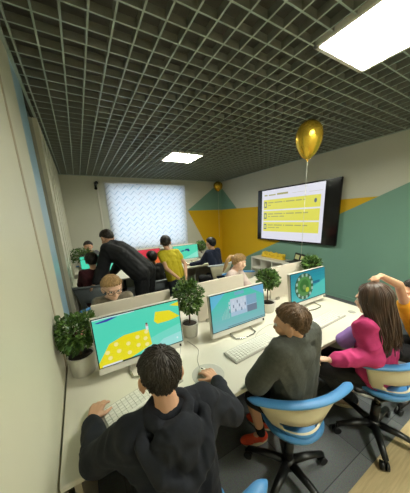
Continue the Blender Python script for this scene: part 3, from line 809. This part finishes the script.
def seated(head_, yawb, hyaw, hpitch, sh_w, neck, pelvis, el, wr, hands, knees=None, ank=None, hroll=0, toe=None, shdrop=.03):
    F = frame(hyaw, hpitch, hroll); Bf = frame(yawb); nk = V(neck); pv = V(pelvis); r, f = Bf[0], Bf[1]
    ch = vmid(nk, pv, .38)-f*.005
    P = dict(head=head_, F=F, neck=neck, chest=tuple(ch), pelvis=pelvis)
    P['sh'] = [nk-r*sh_w/2-V((0, 0, shdrop))+f*.0, nk+r*sh_w/2-V((0, 0, shdrop))]
    P['el'] = el; P['wr'] = wr; P['hands'] = hands
    P['hip'] = [pv-r*.075, pv+r*.075]
    P['knee'] = knees or [pv-r*.11+f*.36+V((0, 0, -.0)), pv+r*.11+f*.36]
    P['ank'] = ank or [V((P['knee'][i][0], P['knee'][i][1], .075))-f*.02 for i in (0, 1)]
    P['toe'] = toe or [f, f]
    return P

# ---- boy in navy hoodie (nearest)
M_navy = mat('navy_fleece', (15, 19, 29), .9, var=.2, scale=40, bump=.25, bscale=35)
M_hair_d = mat('hair_dark_brown', (40, 32, 24), .55, var=.45, scale=60, stretch=(1, 1, .3))
M_hair_b = mat('hair_brown', (98, 74, 50), .55, var=.35, scale=60, stretch=(1, 1, .3))
M_hair_l = mat('hair_light_brown', (172, 138, 92), .55, var=.3, scale=60, stretch=(1, 1, .3))
M_hair_k = mat('hair_black', (20, 17, 15), .5, var=.3, scale=60)
M_dark = mat('dark_trousers', (20, 21, 26), .85, var=.2, scale=50, bump=.2)
hd1 = V((.186, .715, 1.112))
P1 = seated(hd1, 0, -4, -14, .28, (.188, .672, .985), (.20, .61, .50),
            [V((-.08, .78, .80)), V((.485, .67, .80))], [V((-.088, .99, .79)), V((.545, .89, .79))],
            [dict(d=(.42, 1, .0), up=(0, 0, 1), t=1, curl=18, s=1.12), dict(d=(-.12, 1, .03), up=(0, 0, 1), t=-1, curl=20, s=1.12)],
            knees=[V((.08, .83, .50)), V((.30, .83, .50))], ank=[V((.08, .84, .075)), V((.30, .86, .075))])
r1, o1 = person('person', 'boy in navy hoodie seen from behind, typing at the left monitor', P1, vox=.0045)
def hood(b):
    nk = V((.188, .655, .992))
    for a0 in range(0, 12):
        a = 2*PI*a0/12; a2 = 2*PI*(a0+1)/12
        b.cap(nk+V((.078*math.cos(a), .062*math.sin(a), .01+.01*math.sin(a))), nk+V((.078*math.cos(a2), .062*math.sin(a2), .01+.01*math.sin(a2))), .022, .022)
    pts = [V((-.115, .02, .0)), V((-.12, -.055, -.03)), V((-.085, -.14, -.095)), V((.0, -.175, -.15)), V((.085, -.14, -.095)), V((.12, -.055, -.03)), V((.115, .02, 0))]
    for p, q in zip(pts, pts[1:]): b.cap(nk+p, nk+q, .026, .026)
    b.ell(nk+V((0, -.085, -.05)), (.10, .06, .09)); b.ell(nk+V((.01, -.12, -.085)), (.05, .04, .06))
top(r1, o1, P1, 'hoodie', M_navy, g=.024, tw=1.0, wr=.006, vox=.008, wsc=10, sm=12)
b = B(); hood(b); b.remesh('hood', M_navy, r1, o1, vox=.006, sm=6, wr=.004, wsc=14)
trousers(r1, o1, P1, 'trousers', M_dark)
b = B(); hair_cap(b, hd1, P1['F'], 1.0, short_line, .013, 11, 620, .035, whorl=(.1, -.45, 1)); b.build('hair', M_hair_d, r1, o1)
eyes(r1, o1, hd1, P1['F'])
for i in (0, 1): shoe(r1, o1, P1['ank'][i], (0, 1), M_black, M_white)
chair(.20, .60, -22, 'blue-rimmed swivel chair under the boy in navy hoodie')

# ---- boy in grey sweater
M_grey = mat('grey_knit', (74, 76, 70), .95, var=.12, scale=70, bump=.3, bscale=60)
M_shorts = mat('black_shorts', (16, 16, 18), .85, var=.2)
hd2 = V((.908, .69, 1.122))
P2 = seated(hd2, 8, 24, -12, .27, (.935, .675, 1.042), (1.01, .72, .51),
            [V((.715, .74, .80)), V((1.12, .80, .80))], [V((.83, .86, .64)), V((1.02, .92, .64))],
            [dict(d=(.6, .6, -.4), up=(-.2, .2, 1), t=1, curl=35), dict(d=(-.6, .5, -.4), up=(.2, .2, 1), t=-1, curl=35)],
            knees=[V((.82, .90, .52)), V((1.03, .99, .52))], ank=[V((.95, .93, .085)), V((1.06, .99, .085))], toe=[V((-.9, .35, 0)), V((-.5, .9, 0))])
r2, o2 = person('person', 'boy in dark grey sweater looking at the middle monitor, in profile', P2, vox=.0045)
def collar2(b):
    nk = V(P2['neck'])-V((0, 0, .005))
    for a0 in range(12):
        a = 2*PI*a0/12; a2 = 2*PI*(a0+1)/12
        b.cap(nk+V((.06*math.cos(a), .055*math.sin(a), 0)), nk+V((.06*math.cos(a2), .055*math.sin(a2), 0)), .013, .013)
top(r2, o2, P2, 'sweater', M_grey, g=.026, tw=1.05, extra=collar2, wr=.004, vox=.006)
M_scarf = mat('black_collar', (14, 14, 16), .9)
b = B(); nk = V(P2['neck'])
b.cap(nk+V((0, .0, 0)), nk+V((-.005, .015, .04)), .052, .050); b.cap(nk+V((-.02, .035, .0)), nk+V((-.035, .06, .025)), .034, .030); b.remesh('neck_warmer', M_scarf, r2, o2, vox=.005, sm=3)
trousers(r2, o2, P2, 'shorts', M_shorts, length=.46)
b = B(); hair_cap(b, hd2, P2['F'], 1.0, short_line, .011, 21, 620, .03, whorl=(0, -.5, 1), fwd=.15); b.build('hair', M_hair_b, r2, o2)
eyes(r2, o2, hd2, P2['F'])
M_orange = mat('orange_trainer', (214, 70, 38), .6, var=.1); M_sole = mat('sole_cream', (196, 184, 150), .6); M_sock = mat('black_sock', (16, 16, 18), .9)
for i in (0, 1):
    shoe(r2, o2, P2['ank'][i], P2['toe'][i], M_orange, M_sole, 1.0)
    B().cap(V(P2['ank'][i])+V((0, 0, .01)), V(P2['ank'][i]).lerp(V(P2['knee'][i]), .22), .034, .036).build('sock', M_sock, r2, o2)
chair(.958, .69, -22, 'blue-rimmed cream swivel chair under the boy in grey sweater', a0=.07)

# ---- girl in pink jacket
M_pink = mat('pink_fleece', (180, 46, 104), .85, var=.1, scale=30, bump=.2, bscale=30)
M_lilac = mat('lilac_shirt', (142, 108, 176), .85, var=.08)
hd3 = V((1.58, .60, 1.125))
P3 = seated(hd3, 0, 4, -10, .235, (1.60, .575, 1.0), (1.73, .56, .51),
            [V((1.47, .51, .80)), V((1.86, .62, .80))], [V((1.26, .65, .775)), V((1.80, .80, .70))],
            [dict(d=(-.5, .8, -.2), up=(-.1, .2, 1), t=1, curl=45, s=.85), dict(d=(-.3, .8, .0), up=(0, 0, 1), t=-1, curl=30, s=.85)],
            knees=[V((1.46, .86, .52)), V((1.68, .88, .52))], ank=[V((1.84, .74, .085)), V((1.96, .83, .085))], toe=[V((-.5, .6, 0)), V((.1, 1, 0))])
r3, o3 = person('person', 'girl in pink jacket with long brown hair seated at the right of the nearest desk', P3, skin=M_skin2, vox=.005)
top(r3, o3, P3, 'jacket', M_pink, g=.026, tw=1.05, wr=.007, vox=.007, sm=12, wsc=11)
b = B(); c = V(P3['chest']); b.cap(c+V((-.07, .08, .06)), c+V((-.10, .15, -.03)), .06, .06); b.remesh('shirt', M_lilac, r3, o3, vox=.007, sm=4, wr=.003)
trousers(r3, o3, P3, 'trousers', M_dark)
def locks(b, hd, F, s, azs, end, seed, r0=.011, n=60, top_=(.0, -.1, 1), spreadx=.07, wav=.012):
    rnd = random.Random(seed); hd = V(hd); r, f, u = F
    for k in range(n):
        az = math.radians(azs[0]+(azs[1]-azs[0])*(k+.5)/n+rnd.uniform(-3, 3))
        pts = []; lay = rnd.uniform(1.08, 1.24)
        for q in range(6):
            el_ = math.radians(82-q*19)
            d = V((math.sin(az)*math.cos(el_), math.cos(az)*math.cos(el_), math.sin(el_)))
            p = V((d.x*.071*lay, d.y*.088*lay-.008, d.z*.082*lay+.018)); pts.append(hd+(r*p.x+f*p.y+u*p.z)*s)
        p0 = pts[-1]; e = V(end)+r*(math.sin(az)*spreadx)+f*(math.cos(az)*spreadx*.5)+V((rnd.uniform(-.02, .02), rnd.uniform(-.02, .02), rnd.uniform(-.06, .05)))
        ph = rnd.uniform(0, 6)
        for q in range(1, 7):
            t = q/6; w = V((math.sin(ph+t*5), math.cos(ph+t*4), 0))*wav*t
            pts.append(p0.lerp(e, t)+w)
        rs = [r0*.6, r0, r0*1.1, r0*1.1, r0*1.1, r0*1.1]+[r0*x for x in (1.1, 1.05, 1, .9, .6, .15)]
        b.tube(pts, [x*s for x in rs], 6)
M_hair_g = mat('hair_long_brown', (66, 46, 32), .42, var=.5, scale=40, stretch=(1, 1, .15))
b = B(); hair_cap(b, hd3, P3['F'], 1.0, long_line, .014, 31, 150, .05)
locks(b, hd3, P3['F'], 1.0, (62, 298), (1.60, .49, .86), 33, n=260, r0=.0065, spreadx=.10)
b.cap(hd3+V((.0, -.04, -.03)), V((1.60, .50, .90)), .074, .07); b.build('hair', M_hair_g, r3, o3)
eyes(r3, o3, hd3, P3['F'])
b = B(); nk = V(P3['neck'])
b.tube([nk+V((.10, .07, -.09)), nk+V((.11, -.0, -.02)), nk+V((.07, -.085, -.07)), nk+V((-.03, -.115, -.19)), nk+V((-.11, -.06, -.30))], .012, 8, squash=.5); b.build('shoulder_strap', M_black, r3, o3)
M_boot = mat('beige_boot', (176, 150, 128), .7, var=.08)
for i in (0, 1): shoe(r3, o3, P3['ank'][i], P3['toe'][i], M_boot, M_sole, 1.05)
chair(1.73, .53, -18, 'blue-rimmed cream swivel chair under the girl in pink jacket')

# ---- child in orange-yellow shirt at the right edge, hand on the girl's head
M_amber = mat('amber_shirt', (226, 158, 24), .8, var=.06)
hd4 = V((2.25, .58, 1.03))
P4 = seated(hd4, 30, 45, -5, .27, (2.31, .55, .90), (2.38, .45, .51),
            [V((2.04, .62, 1.13)), V((2.26, .74, .74))], [V((1.80, .655, 1.235)), V((2.06, .70, .74))],
            [dict(d=(-.95, .1, -.05), up=(-.1, .25, 1), t=1, curl=40, s=.85), dict(d=(-.9, .2, -.1), up=(0, .3, 1), t=-1, curl=30, s=.85)], hroll=0)
P4['sh'][0] = V((2.23, .60, .875))
r4, o4 = person('person', 'child in amber shirt at the right edge resting a hand on the pink-jacketed girl\'s head', P4, vox=.006)
top(r4, o4, P4, 'shirt', M_amber, sleeve=.12, wr=.003)
trousers(r4, o4, P4, 'trousers', M_dark)
b = B(); hair_cap(b, hd4, P4['F'], 1.0, short_line, .013, 41, 350, .03); b.build('hair', M_hair_d, r4, o4); eyes(r4, o4, hd4, P4['F'])
for i in (0, 1): shoe(r4, o4, P4['ank'][i], P4['toe'][i], M_black, M_white)
chair(2.36, .46, 10, 'blue-rimmed swivel chair under the child in amber shirt')

# ---- blond child with glasses behind the first partition
M_plaid = mat('grey_hoodie', (120, 112, 96), .9, var=.25, scale=30)
hd5 = V((.185, 2.12, 1.085))
P5 = seated(hd5, 180, 188, -16, .27, (.185, 2.20, .97), (.18, 2.38, .51),
            [V((.38, 2.14, .78)), V((-.0, 2.14, .78))], [V((.30, 1.98, .785)), V((.06, 1.98, .785))],
            [dict(d=(-.1, -1, 0), up=(0, 0, 1), t=1, curl=30, s=.85), dict(d=(.1, -1, 0), up=(0, 0, 1), t=-1, curl=30, s=.85)])
r5, o5 = person('person', 'blond child with dark-rimmed glasses looking down behind the left partition', P5, skin=M_skin2, vox=.006, hs=1.08)
top(r5, o5, P5, 'pullover', M_plaid, wr=.003)
trousers(r5, o5, P5, 'trousers', M_dark)
def fringe_line(az):
    return short_line(az)-.12 if az < 60 else short_line(az)
b = B(); hair_cap(b, hd5, P5['F'], 1.08, fringe_line, .016, 51, 420, .04, fwd=.4); b.build('hair', M_hair_l, r5, o5); eyes(r5, o5, hd5, P5['F'], 1.08)
b = B(); r_, f_, u_ = P5['F']
for q in (-1, 1):
    c = hd5+(r_*q*.033+f_*.092+u_*.002)*1.08
    b.tube([c+r_*.026*math.cos(a)+u_*.019*math.sin(a) for a in [2*PI*k/20 for k in range(21)]], .0022, 6)
    b.tube([c+r_*q*.026+u_*.005, hd5+(r_*q*.08+f_*.0+u_*.006)*1.08], .002, 6)
b.tube([hd5+(r_*-.007+f_*.099+u_*.004)*1.08, hd5+(r_*.007+f_*.099+u_*.004)*1.08], .002, 6); b.build('glasses', M_black, r5, o5)
for i in (0, 1): shoe(r5, o5, P5['ank'][i], P5['toe'][i], M_black, M_white)
chair(.17, 2.52, 180, 'cream swivel chair under the blond child with glasses')

# ---- ponytailed girl
M_blush = mat('blush_blouse', (206, 186, 180), .8, var=.05)
hd6 = V((1.735, 2.16, 1.10))
P6 = seated(hd6, -150, -112, -14, .25, (1.70, 2.21, .985), (1.66, 2.36, .51),
            [V((1.80, 2.06, .80)), V((1.50, 2.16, .80))], [V((1.78, 1.92, .785)), V((1.56, 1.96, .785))],
            [dict(d=(.2, -1, 0), up=(0, 0, 1), t=1, curl=30, s=.8), dict(d=(.2, -1, 0), up=(0, 0, 1), t=-1, curl=30, s=.8)])
r6, o6 = person('person', 'girl with a light brown ponytail and pale top in profile behind the middle partition', P6, skin=M_skin2, vox=.006)
top(r6, o6, P6, 'blouse', M_blush, wr=.003)
trousers(r6, o6, P6, 'trousers', mat('blue_jeans', (70, 100, 140), .8, var=.1))
b = B(); hair_cap(b, hd6, P6['F'], 1.0, fringe_line, .012, 61, 380, .04, whorl=(0, -.8, .7)); r_, f_, u_ = P6['F']
p0 = hd6-f_*.085+u_*.06
for k in range(16):
    a = k*.39; o = V((math.cos(a), math.sin(a), 0))*.012
    b.tube([p0+f_*.02+o*.5, p0-f_*.04+u_*.01+o*1.3, p0-f_*.075-u_*.06+o*1.4, p0-f_*.08-u_*.14+o*1.3, p0-f_*.095-u_*.22+o*.6], [.008, .010, .009, .007, .001], 6)
b.build('hair', M_hair_l, r6, o6); eyes(r6, o6, hd6, P6['F'])
b = B(); b.tube([p0-f_*.012+(r_*math.cos(a)+u_*math.sin(a))*.018 for a in [2*PI*k/14 for k in range(15)]], .006, 6); b.build('hair_tie', mat('hair_tie_pale', (215, 190, 180), .6), r6, o6)
for i in (0, 1): shoe(r6, o6, P6['ank'][i], P6['toe'][i], M_boot, M_sole)
chair(1.62, 2.50, 175, 'pale swivel chair under the ponytailed girl', M_cream, M_ltrim)
chair(2.22, 2.72, 165, 'blue-rimmed swivel chair standing empty right of the ponytailed girl')

# ---- far group: child in maroon sweater
M_maroon = mat('maroon_sweater', (66, 22, 28), .9, var=.3, scale=30)
hd7 = V((.092, 3.42, 1.155))
P7 = seated(hd7, 0, 0, -8, .27, (.092, 3.38, 1.03), (.09, 3.28, .51),
            [V((-.10, 3.5, .82)), V((.28, 3.5, .82))], [V((-.04, 3.74, .79)), V((.22, 3.74, .79))],
            [dict(d=(.1, 1, 0), up=(0, 0, 1), t=1, curl=25, s=.85), dict(d=(-.1, 1, 0), up=(0, 0, 1), t=-1, curl=25, s=.85)])
r7, o7 = person('person', 'child in maroon sweater with back turned, at the turquoise far monitor', P7, vox=.008)
top(r7, o7, P7, 'sweater', M_maroon, wr=.003, vox=.008); trousers(r7, o7, P7, 'trousers', M_dark)
b = B(); hair_cap(b, hd7, P7['F'], 1.0, short_line, .020, 71, 260, .03); b.build('hair', M_hair_d, r7, o7); eyes(r7, o7, hd7, P7['F'])
for i in (0, 1): shoe(r7, o7, P7['ank'][i], P7['toe'][i], M_black, M_white)
chair(.06, 3.28, 0, 'dark grey swivel chair under the child in maroon sweater', M_greysh, M_greysh, rimz=.86)

# ---- boy in navy at the mint monitor
hd8 = V((2.10, 3.45, 1.20))
P8 = seated(hd8, 18, 16, -6, .28, (2.12, 3.42, 1.075), (2.18, 3.32, .51),
            [V((1.92, 3.50, .86)), V((2.22, 3.62, .86))], [V((1.77, 3.74, .79)), V((2.05, 3.78, .79))],
            [dict(d=(-.1, 1, 0), up=(0, 0, 1), t=1, curl=25, s=.85), dict(d=(-.1, 1, 0), up=(0, 0, 1), t=-1, curl=25, s=.85)])
r8, o8 = person('person', 'dark-haired boy in navy jumper sitting at the far mint monitor', P8, vox=.008)
M_navy2 = mat('navy_jumper', (28, 36, 60), .9, var=.15)
top(r8, o8, P8, 'jumper', M_navy2, wr=.003, vox=.008, tw=1.05); trousers(r8, o8, P8, 'trousers', M_dark)
b = B(); hair_cap(b, hd8, P8['F'], 1.0, short_line, .020, 81, 260, .03); b.build('hair', M_hair_k, r8, o8); eyes(r8, o8, hd8, P8['F'])
for i in (0, 1): shoe(r8, o8, P8['ank'][i], P8['toe'][i], M_black, M_white)
chair(2.18, 3.34, 5, 'cream swivel chair with pale rim under the dark-haired boy in navy jumper', M_cream, M_ltrim, rimz=.83)

# ---- low dark-haired child at the red monitor
hd9 = V((.99, 3.56, 1.06))
P9 = seated(hd9, 0, 10, -10, .26, (1.0, 3.52, .94), (1.0, 3.38, .49),
            [V((.83, 3.62, .80)), V((1.18, 3.62, .80))], [V((.92, 3.78, .79)), V((1.1, 3.78, .79))],
            [dict(d=(.1, 1, 0), up=(0, 0, 1), t=1, curl=25, s=.8), dict(d=(-.1, 1, 0), up=(0, 0, 1), t=-1, curl=25, s=.8)])
r9, o9 = person('person', 'dark-haired child in black half hidden between the man and the yellow-shirted child', P9, vox=.008)
top(r9, o9, P9, 'jumper', mat('black_jumper', (22, 22, 22), .9), wr=.003, vox=.008); trousers(r9, o9, P9, 'trousers', M_dark)
b = B(); hair_cap(b, hd9, P9['F'], 1.0, short_line, .020, 91, 260, .03); b.build('hair', M_hair_k, r9, o9); eyes(r9, o9, hd9, P9['F'])
for i in (0, 1): shoe(r9, o9, P9['ank'][i], P9['toe'][i], M_black, M_white)
chair(1.0, 3.38, 0, 'dark swivel chair under the child in black at the red monitor', M_greysh, M_greysh)

# ---- child facing the camera beyond the far monitors
hd10 = V((.115, 5.12, 1.19))
P10 = seated(hd10, 180, 180, -8, .27, (.115, 5.18, 1.07), (.115, 5.3, .51),
            [V((.30, 5.12, .82)), V((-.07, 5.12, .82))], [V((.22, 4.95, .79)), V((.0, 4.95, .79))],
            [dict(d=(0, -1, 0), up=(0, 0, 1), t=1, curl=25, s=.85), dict(d=(0, -1, 0), up=(0, 0, 1), t=-1, curl=25, s=.85)])
r10, o10 = person('person', 'child facing the camera, only hair and forehead showing above the far turquoise monitor', P10, vox=.008)
top(r10, o10, P10, 'jumper', mat('grey_jumper', (90, 90, 95), .9), wr=.003, vox=.008); trousers(r10, o10, P10, 'trousers', M_dark)
b = B(); hair_cap(b, hd10, P10['F'], 1.0, short_line, .020, 101, 260, .03); b.build('hair', M_hair_d, r10, o10); eyes(r10, o10, hd10, P10['F'])
chair(.115, 5.42, 180, 'swivel chair under the child facing the camera beyond the far monitors')

# ---- standing child in yellow shirt, hands behind the back
M_mustard = mat('yellow_shirt', (192, 176, 26), .8, var=.08)
Pb = frame(8)
hd11 = V((1.155, 3.27, 1.325))
P11 = dict(head=hd11, F=frame(-20, -6), neck=(1.165, 3.23, 1.195), chest=(1.19, 3.18, 1.04), pelvis=(1.24, 3.12, .74),
           sh=[V((1.04, 3.20, 1.16)), V((1.32, 3.26, 1.15))], el=[V((1.05, 3.04, .96)), V((1.41, 3.14, .96))], wr=[V((1.21, 2.93, .79)), V((1.33, 2.96, .79))],
           hip=[V((1.17, 3.12, .72)), V((1.32, 3.12, .72))], knee=[V((1.17, 3.14, .40)), V((1.33, 3.14, .40))], ank=[V((1.17, 3.10, .08)), V((1.34, 3.10, .08))],
           hands=[dict(d=(.6, -.1, -.6), up=(0, -1, -.1), t=1, curl=35, s=.85), dict(d=(-.6, .0, -.6), up=(0, -1, .1), t=-1, curl=35, s=.85)], toe=[V((0, 1, 0)), V((0.1, 1, 0))])
r11, o11 = person('person', 'child in yellow shirt standing with hands clasped behind the back', P11, vox=.007)
top(r11, o11, P11, 'shirt', M_mustard, sleeve=.22, wr=.004, vox=.007); trousers(r11, o11, P11, 'trousers', mat('slate_trousers', (40, 46, 56), .85))
b = B(); hair_cap(b, hd11, P11['F'], 1.0, short_line, .014, 111, 300, .03); b.build('hair', M_hair_d, r11, o11); eyes(r11, o11, hd11, P11['F'])
for i in (0, 1): shoe(r11, o11, P11['ank'][i], P11['toe'][i], M_black, M_white)

# ---- man in a black suit bending over
M_suit = mat('black_suit', (11, 12, 16), .8, var=.15, bump=.1)
hdm = V((.335, 3.42, 1.455))
Pm = dict(head=hdm, F=frame(25, -38), neck=(.385, 3.34, 1.36), chest=(.50, 3.24, 1.24), pelvis=(.72, 3.05, .98),
          sh=[V((.30, 3.22, 1.31)), V((.50, 3.46, 1.30))], el=[V((.20, 3.24, 1.05)), V((.50, 3.66, 1.04))], wr=[V((.085, 3.14, .885)), V((.36, 3.82, .82))],
          hip=[V((.66, 2.98, .95)), V((.78, 3.10, .95))], knee=[V((.64, 3.03, .50)), V((.77, 3.16, .50))], ank=[V((.70, 2.97, .09)), V((.80, 3.12, .09))],
          hands=[dict(d=(-.7, -.2, -.4), up=(-.2, -.2, 1), t=1, curl=25, s=1.05), dict(d=(-.5, .6, -.3), up=(0, 0, 1), t=-1, curl=25, s=1.05)], toe=[V((-.4, 1, 0)), V((-.4, 1, 0))])
rm_, om_ = person('person', 'man in a black suit bending over the maroon-sweatered child', Pm, vox=.009, hs=1.1, tw=1.35)
top(rm_, om_, Pm, 'jacket', M_suit, g=.03, tw=1.6, wr=.004, vox=.009, belly=1.0); trousers(rm_, om_, Pm, 'trousers', M_suit, g=.02, tw=1.35)
b = B(); hair_cap(b, hdm, Pm['F'], 1.1, short_line, .0136, 121, 260, .02); b.build('hair', M_hair_d, rm_, om_); eyes(rm_, om_, hdm, Pm['F'], 1.1)
for i in (0, 1): shoe(rm_, om_, Pm['ank'][i], Pm['toe'][i], M_black, M_black, 1.3)

# ------------------------------------------------------------------ daylight, camera, render settings
w = bpy.data.worlds.new('daylight'); SC.world = w; w.use_nodes = True
bg = w.node_tree.nodes['Background']; bg.inputs['Color'].default_value = (.72, .85, 1, 1); bg.inputs['Strength'].default_value = 5
cam = bpy.data.cameras.new('camera'); co = bpy.data.objects.new('camera', cam); COL.objects.link(co)
Rw = Matrix(((0.86433454, 0.15775772, -0.47753356), (-0.50106162, 0.18863496, -0.84460293), (-0.04316311, 0.96929322, 0.24209005)))
co.matrix_world = Matrix.Translation((0, 0, 1.70)) @ Rw.to_4x4()
cam.sensor_fit = 'HORIZONTAL'; cam.sensor_width = 36; cam.lens = 36*214.917/410; cam.shift_y = 23.5/410; cam.clip_start = .02
SC.camera = co
SC.view_settings.view_transform = 'Standard'; SC.view_settings.look = 'None'; SC.view_settings.gamma = 1; SC.view_settings.use_curve_mapping = False
SC.view_settings.exposure = 0.1
SC.cycles.use_denoising = True; SC.cycles.max_bounces = 8; SC.cycles.diffuse_bounces = 5
